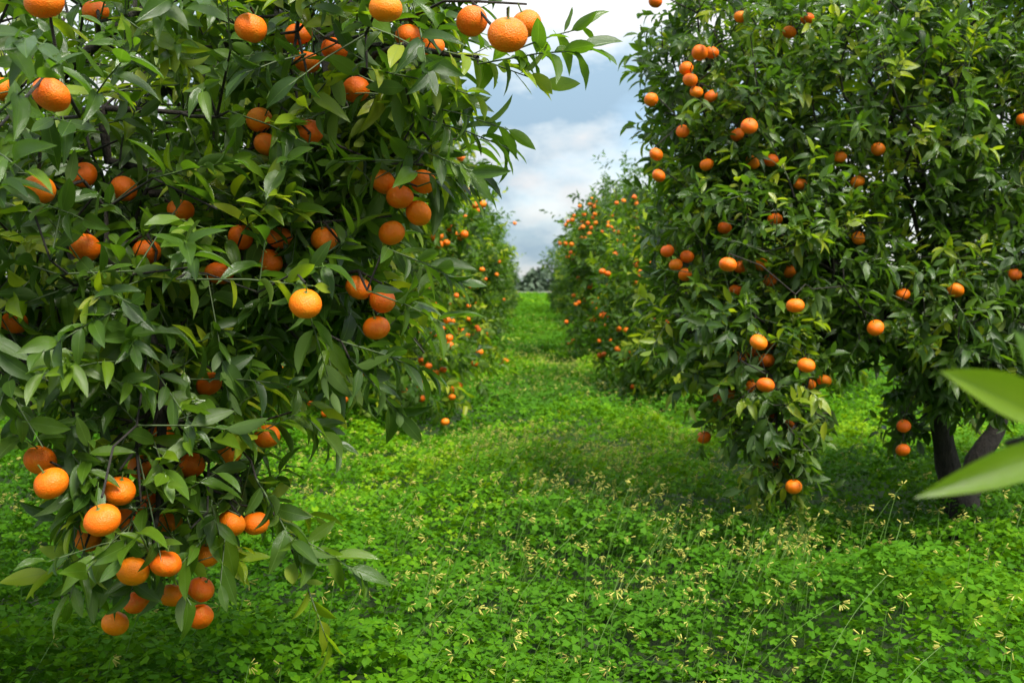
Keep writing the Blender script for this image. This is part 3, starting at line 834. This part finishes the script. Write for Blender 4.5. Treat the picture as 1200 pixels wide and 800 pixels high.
# the tree beside the camera: only two blurred leaves of it reach into the picture
near = copy_tree(protoB, (2.55, -0.15, 0), 1.1, 0.92, "orange tree beside the camera, only its blurred leaves reaching in at the right edge")
near.rotation_euler = (0, 0, 1.1)
inv = near.matrix_basis.inverted()
def big_leaf(base, tip, normal, width_scale, tpl, colr):
    base, tip, normal = np.asarray(base), np.asarray(tip), np.asarray(normal, float)
    ln = np.linalg.norm(tip - base)
    F = leaf_frames((tip - base)[None], normal[None])[0]
    f = F * np.array([[ln * width_scale, ln, ln]])
    o = link("leaf", leaf_mesh(TPL_NEAR, tpl, "near"), near)
    o.matrix_local = inv @ Matrix([[*f[0], base[0]], [*f[1], base[1]], [*f[2], base[2]], [0, 0, 0, 1]])
    o.color = colr
back = -fwd
big_leaf(P(1225, 492, 0.80), P(1122, 434, 0.76), upv * 0.22 + back * 0.97, 0.95, 3, (0.74, 1.0, 0, 1))
big_leaf(P(1236, 528, 0.80), P(1096, 575, 0.74), upv * 0.25 + back * 0.97, 0.60, 3, (0.70, 1.0, 0, 1))
big_leaf(P(1240, 470, 0.80), P(1190, 385, 0.80), back * 0.9 + rgt * 0.3, 0.9, 4, (0.36, 0.3, 0, 1))
big_leaf(P(1250, 530, 0.84), P(1330, 610, 0.86), upv, 0.9, 1, (0.5, 0.4, 0, 1))
sprig = polyline([P(1236, 470, 0.80), P(1232, 505, 0.80), P(1250, 540, 0.84), [0.95, 0.75, 1.02], [1.5, 0.4, 1.0], [2.1, 0.0, 1.05]], 0.05)
Vs, Qs = sweep(sprig, np.linspace(0.0016, 0.012, len(sprig)), 6)
Vs = np.array([list(inv @ Vector(v)) for v in Vs])
link("branch", mesh_from("branch", Vs, Qs, [m_bark]), near)

# ------------------------------------------------------------------ ground cover: wood sorrel
def sorrel_template(detail):
    V, T = [], []
    for k in range(3):
        a = k * 2 * math.pi / 3; ca, sa = math.cos(a), math.sin(a)
        if detail == 2:
            loc = [(0, 0.02, 0), (-0.44, 0.62, -0.02), (-0.27, 1.0, -0.12), (0, 0.80, -0.16), (0.27, 1.0, -0.12), (0.44, 0.62, -0.02)]
            tri = [(0, 3, 2), (0, 2, 1), (0, 5, 4), (0, 4, 3)]
        else:
            loc = [(0, 0.0, 0), (-0.40, 0.85, -0.05), (0, 0.85, -0.16), (0.40, 0.85, -0.05)]
            tri = [(0, 2, 1), (0, 3, 2)]
        o = len(V)
        for (x, y, z) in loc: V.append((x * ca - y * sa, x * sa + y * ca, z))
        T += [tuple(i + o for i in q) for q in tri]
    return np.array(V, float), np.array(T)
def rot_tilt(n, r, tilt):
    az = r.uniform(0, 2 * np.pi, n)
    nz = norm(np.stack([r.normal(0, tilt, n), r.normal(0, tilt, n), np.ones(n)], -1))
    x = np.stack([np.cos(az), np.sin(az), np.zeros(n)], -1)
    x = norm(x - nz * np.sum(x * nz, -1, keepdims=True)); y = np.cross(nz, x)
    return np.stack([x, y, nz], -1)
r = np.random.default_rng(31)
Vs, Ts, As = [], [], []; off = 0
def band(y0, y1, dens, size, detail, half, layers):
    global off
    xm = half(y1)
    n = int(dens * (y1 - y0) * 2 * xm)
    x = r.uniform(-xm, xm, n); y = r.uniform(y0, y1, n)
    m = np.abs(x - (-0.016 * y)) < half(y)
    x, y = x[m], y[m]; n = len(x)
    h = cover_h(x, y)
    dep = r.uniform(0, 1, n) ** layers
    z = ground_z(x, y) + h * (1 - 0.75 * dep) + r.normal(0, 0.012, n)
    s = size * r.uniform(0.6, 1.25, n)
    Fm = rot_tilt(n, r, 0.45) * s[:, None, None]
    V, T = sorrel_template(detail)
    V = V.copy()
    w = np.einsum('nij,vj->nvi', Fm, V)
    # leaflets droop or cup a little, each plant its own way
    cup = r.uniform(-0.35, 0.75, n)
    rr = np.linalg.norm(V[:, :2], axis=1)
    w[:, :, 2] -= (cup * s)[:, None] * (rr ** 2)[None] * 0.5
    w += np.stack([x, y, z], -1)[:, None]
    c0 = np.clip(0.45 + 0.12 * patch(x, y) + 0.10 * fine(x, y) + r.normal(0, 0.15, n) - 0.1 * dep, 0, 1)  # deeper leaves get a darker tone: shade inside the cover painted into the colour
    blue = np.clip(ease(0.5, 1.6, patch(x * 0.8 + 9, y * 0.8)) * 0.7 + r.normal(0, 0.08, n), 0, 1)
    nv = len(V)
    Vs.append(w.reshape(-1, 3)); Ts.append((T[None] + (np.arange(n) * nv)[:, None, None] + off).reshape(-1, 3)); off += n * nv
    As.append(np.repeat(np.stack([c0, blue, np.zeros(n), np.ones(n)], -1), nv, 0))
band(1.4, 3.4, 2500, 0.0270, 2, lambda y: 0.47 * np.asarray(y) + 0.7, 1.5)
band(3.4, 5.6, 1850, 0.0275, 2, lambda y: 0.47 * np.asarray(y) + 0.7, 1.7)
band(5.6, 9.0, 1150, 0.029, 2, lambda y: 0.47 * np.asarray(y) + 0.5, 1.9)
band(9.0, 15.0, 520, 0.042, 1, lambda y: np.minimum(0.47 * np.asarray(y), 5.8), 2)
band(15.0, 28.0, 260, 0.060, 1, lambda y: np.minimum(0.47 * np.asarray(y), 4.2), 2.2)
band(28.0, 62.0, 90, 0.095, 1, lambda y: 0 * np.asarray(y) + 3.0, 2.4)
band(62.0, 121.0, 22, 0.20, 1, lambda y: 0 * np.asarray(y) + 6.0, 2.4)
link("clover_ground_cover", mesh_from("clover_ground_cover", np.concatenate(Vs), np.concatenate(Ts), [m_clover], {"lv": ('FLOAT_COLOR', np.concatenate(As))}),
     kind="stuff", label="dense bright green clover-leaved ground cover carpeting the orchard floor", category="ground cover")

# ------------------------------------------------------------------ yellow flowers of the wood sorrel
r = np.random.default_rng(44)
def tube_flower():
    V, T = [], []
    n = 5
    for z, q in ((0.0, 0.04), (0.25, 0.085), (0.8, 0.105), (1.0, 0.14)):
        for i in range(n):
            a = 2 * math.pi * i / n; V.append((q * math.cos(a), q * math.sin(a), z))
    for k in range(3):
        for i in range(n):
            j = (i + 1) % n; p = (k * n + i, k * n + j, (k + 1) * n + j, (k + 1) * n + i)
            T += [(p[0], p[1], p[2]), (p[0], p[2], p[3])]
    V.append((0, 0, 0.93)); c_ = len(V) - 1
    for i in range(n): T.append((3 * n + i, 3 * n + (i + 1) % n, c_))
    return np.array(V), np.array(T)
FV, FT = tube_flower()
_t = np.array([(math.cos(a), math.sin(a)) for a in (0, 2.09, 4.19)])
FV_S = np.concatenate([np.c_[_t * 0.05, np.zeros(3)], np.c_[_t * 0.125, np.full(3, 0.95)], [[0, 0, 1.0]]])
FT_S = np.array([(i, (i + 1) % 3, 3 + (i + 1) % 3) for i in range(3)] + [(i, 3 + (i + 1) % 3, 3 + i) for i in range(3)] + [(3 + i, 3 + (i + 1) % 3, 6) for i in range(3)])
def stalk(h, lean, az, r, seg=5):
    t = np.linspace(0, 1, seg + 1)
    dx, dy = math.cos(az), math.sin(az)
    b = lean * h
    p = np.stack([dx * b * t ** 1.8, dy * b * t ** 1.8, h * (t - 0.12 * lean * t ** 3)], -1)
    return p
def flower_dirs(k, r):
    a = r.uniform(0, 6.28) + r.normal(0, 0.75, k)
    el = r.uniform(-1.1, 0.55, k)
    return np.stack([np.cos(a) * np.cos(el), np.sin(a) * np.cos(el), np.sin(el)], -1)
def flower_density(x, y):
    d = 0.18 + 0.9 * np.exp(-((x - 0.45) / 0.75) ** 2) * ease(3.2, 5.0, y) * (1 - 0.5 * ease(11, 20, y))
    d = d + 1.1 * ease(0.1, 0.8, x) * (1 - ease(3.6, 5.0, y))
    return d * np.clip(0.55 + 0.6 * patch(x * 1.3 + 4, y * 1.3), 0.05, 2)
# single stalks that can be told apart in the foreground
ME_FLOWER = mesh_from("flower", FV, FT, [m_petal])
SPOT = [(600, 740, 2.75, .20), (648, 720, 2.85, .26), (664, 690, 2.9, .3), (560, 700, 3.0, .2), (690, 640, 3.3, .26), (722, 690, 3.0, .24), (800, 735, 2.8, .22), (830, 690, 3.0, .25),
        (870, 640, 3.5, .24), (905, 690, 3.0, .25), (950, 640, 3.5, .3), (958, 602, 3.9, .32), (974, 590, 4.0, .36), (1016, 590, 4.1, .36), (1050, 575, 4.2, .40), (1058, 560, 4.2, .42), (1128, 600, 4.0, .34),
        (1175, 575, 4.2, .40), (1100, 640, 3.5, .28), (1130, 680, 3.1, .28), (1140, 720, 2.9, .26), (1105, 740, 2.75, .26), (1060, 700, 2.95, .26), (1010, 740, 2.75, .24), (985, 690, 3.05, .24), (1180, 740, 2.75, .25),
        (1165, 655, 3.4, .26), (1040, 660, 3.3, .25), (925, 740, 2.75, .24), (880, 730, 2.8, .22), (760, 640, 3.35, .22), (780, 600, 3.8, .24), (640, 650, 3.25, .24), (590, 650, 3.2, .22), (540, 640, 3.3, .2), (620, 600, 3.7, .22),
        (700, 590, 3.8, .24), (820, 615, 3.7, .22), (740, 560, 4.2, .22), (560, 570, 4.1, .22), (1190, 690, 3.05, .28), (1075, 620, 3.8, .25), (900, 610, 3.9, .28), (860, 600, 4.0, .24), (480, 560, 4.1, .2), (500, 620, 3.4, .2)]
LABELS = {}
for i, (px, py, d, h) in enumerate(SPOT):
    q = P(px, py, d)                                       # where the flower head stands
    x, y = q[0], q[1]; gz = float(ground_z(x, y))
    h = max(0.18, q[2] - gz) if q[2] - gz < 0.62 else 0.5
    lean = r.uniform(0.05, 0.35) if i % 3 else r.uniform(0.4, 0.8)
    az = r.uniform(-0.6, 0.9)
    st = stalk(h, lean, az, r, 7)
    V, Q = sweep(st, np.linspace(0.0013, 0.0009, len(st)), 4)
    o = link("yellow_flower_stalk", mesh_from("stalk", V, Q, [m_stalk]))
    o.location = (x - st[-1][0], y - st[-1][1], gz)
    o["category"] = "wildflower"; o["group"] = "yellow flower stalks standing up from the clover"
    k = int(r.integers(4, 8))
    num = {4: "four", 5: "five", 6: "six", 7: "seven"}[k]
    how = "leaning" if lean >= 0.4 else ("bent" if lean > 0.2 else "upright")
    if px > 1090: zone = "below the blurred edge leaves"
    elif px > 930: zone = "before the forked trunk"
    elif px > 800: zone = "below the drooping bough"
    elif px > 660: zone = "lane side of the drooping bough"
    elif px > 570: zone = "in the middle of the lane"
    else: zone = "beside the close tree's bough"
    deep = "close to camera" if d < 2.9 else ("a step back" if d < 3.6 else "well back")
    lab = f"{how} stalk of {num} yellow flowers {zone}, {deep}"
    if lab in LABELS: lab = lab.rsplit(",", 1)[0] + (", the more rightward one" if px > LABELS[lab] else ", the more leftward one")
    LABELS[lab] = px; o["label"] = lab
    for dv in flower_dirs(k, r):
        f = link("flower", ME_FLOWER, o)
        s = 0.0170 * r.uniform(0.75, 1.15)
        q_ = Vector(dv).to_track_quat('Z', 'Y')
        f.matrix_local = Matrix.Translation(Vector(st[-1] + dv * 0.008)) @ q_.to_matrix().to_4x4() @ Matrix.Scale(s, 4)
# and the many that nobody could count
Vs, Ts, Mi = [], [], []; off = 0
def strew(n, y0, y1, half, scale, kk):
    global off
    x = r.uniform(-half, half, n * 6); y = r.uniform(y0, y1, n * 6)
    ok = (np.abs(x) < 0.47 * y + 0.5) & (r.uniform(0, 1.3, n * 6) < flower_density(x, y))
    x, y = x[ok][:n], y[ok][:n]
    for i in range(len(x)):
        h = float(cover_h(x[i], y[i])) * r.uniform(0.95, 1.3) + r.uniform(0.0, 0.05); gz = float(ground_z(x[i], y[i]))
        st = stalk(h, r.uniform(0.05, 0.6), r.uniform(-0.7, 1.0), r, 3) + [x[i], y[i], gz]
        V, Q = tubes(st[:-1], st[1:], np.full(3, 0.0016 * scale), np.full(3, 0.0013 * scale), 3)
        T = np.concatenate([Q[:, [0, 1, 2]], Q[:, [0, 2, 3]]])
        Vs.append(V); Ts.append(T + off); Mi.append(np.zeros(len(T), int)); off += len(V)
        k = int(r.integers(2, kk))
        for dv in flower_dirs(k, r):
            s = 0.0205 * scale * r.uniform(0.75, 1.15)
            m3 = np.array(Vector(dv).to_track_quat('Z', 'Y').to_matrix())
            Vs.append((FV_S * s) @ m3.T + st[-1] + dv * 0.008); Ts.append(FT_S + off); Mi.append(np.ones(len(FT_S), int)); off += len(FV_S)
strew(1100, 2.2, 5.0, 3.0, 0.85, 8)
strew(1500, 5.0, 9.0, 3.2, 0.95, 6)
strew(1000, 9.0, 17.0, 2.6, 1.25, 4)
strew(300, 17.0, 34.0, 2.0, 2.0, 3)
link("yellow_flowers", mesh_from("yellow_flowers", np.concatenate(Vs), np.concatenate(Ts), [m_stalk, m_petal], mat_index=np.concatenate(Mi)),
     kind="stuff", label="countless small pale yellow flowers scattered through the clover", category="wildflowers")

# ------------------------------------------------------------------ the wood beyond the end of the rows
r = np.random.default_rng(9)
n = 7000
x = r.uniform(-45, 45, n); hmax = 1.9 + 0.8 * np.sin(x * 0.21) + 0.6 * np.sin(x * 0.63 + 1) + 0.4 * np.sin(x * 1.7)
z = r.uniform(0, 1, n) ** 0.8 * hmax; y = 148 + r.normal(0, 3, n)
Fm = leaf_frames(norm(r.normal(0, 1, (n, 3))), norm(r.normal(0, 1, (n, 3)) + [0, -0.8, 0.5]))
V, T, at = bake_leaves(TPL_FAR, r.integers(0, 4, n), np.stack([x, y, z], -1), Fm, r.uniform(0.6, 1.5, n), np.tile([[0.2, 0.5, 0, 1.0]], (n, 1)), False)
link("far_wood", mesh_from("far_wood", V, T, [m_fartree], at), kind="stuff", label="dark line of distant trees beyond the end of the orchard rows", category="wood")
print("tris", sum(len(o.data.polygons) for o in scene.objects if o.type == 'MESH'), "objects", len(scene.objects))
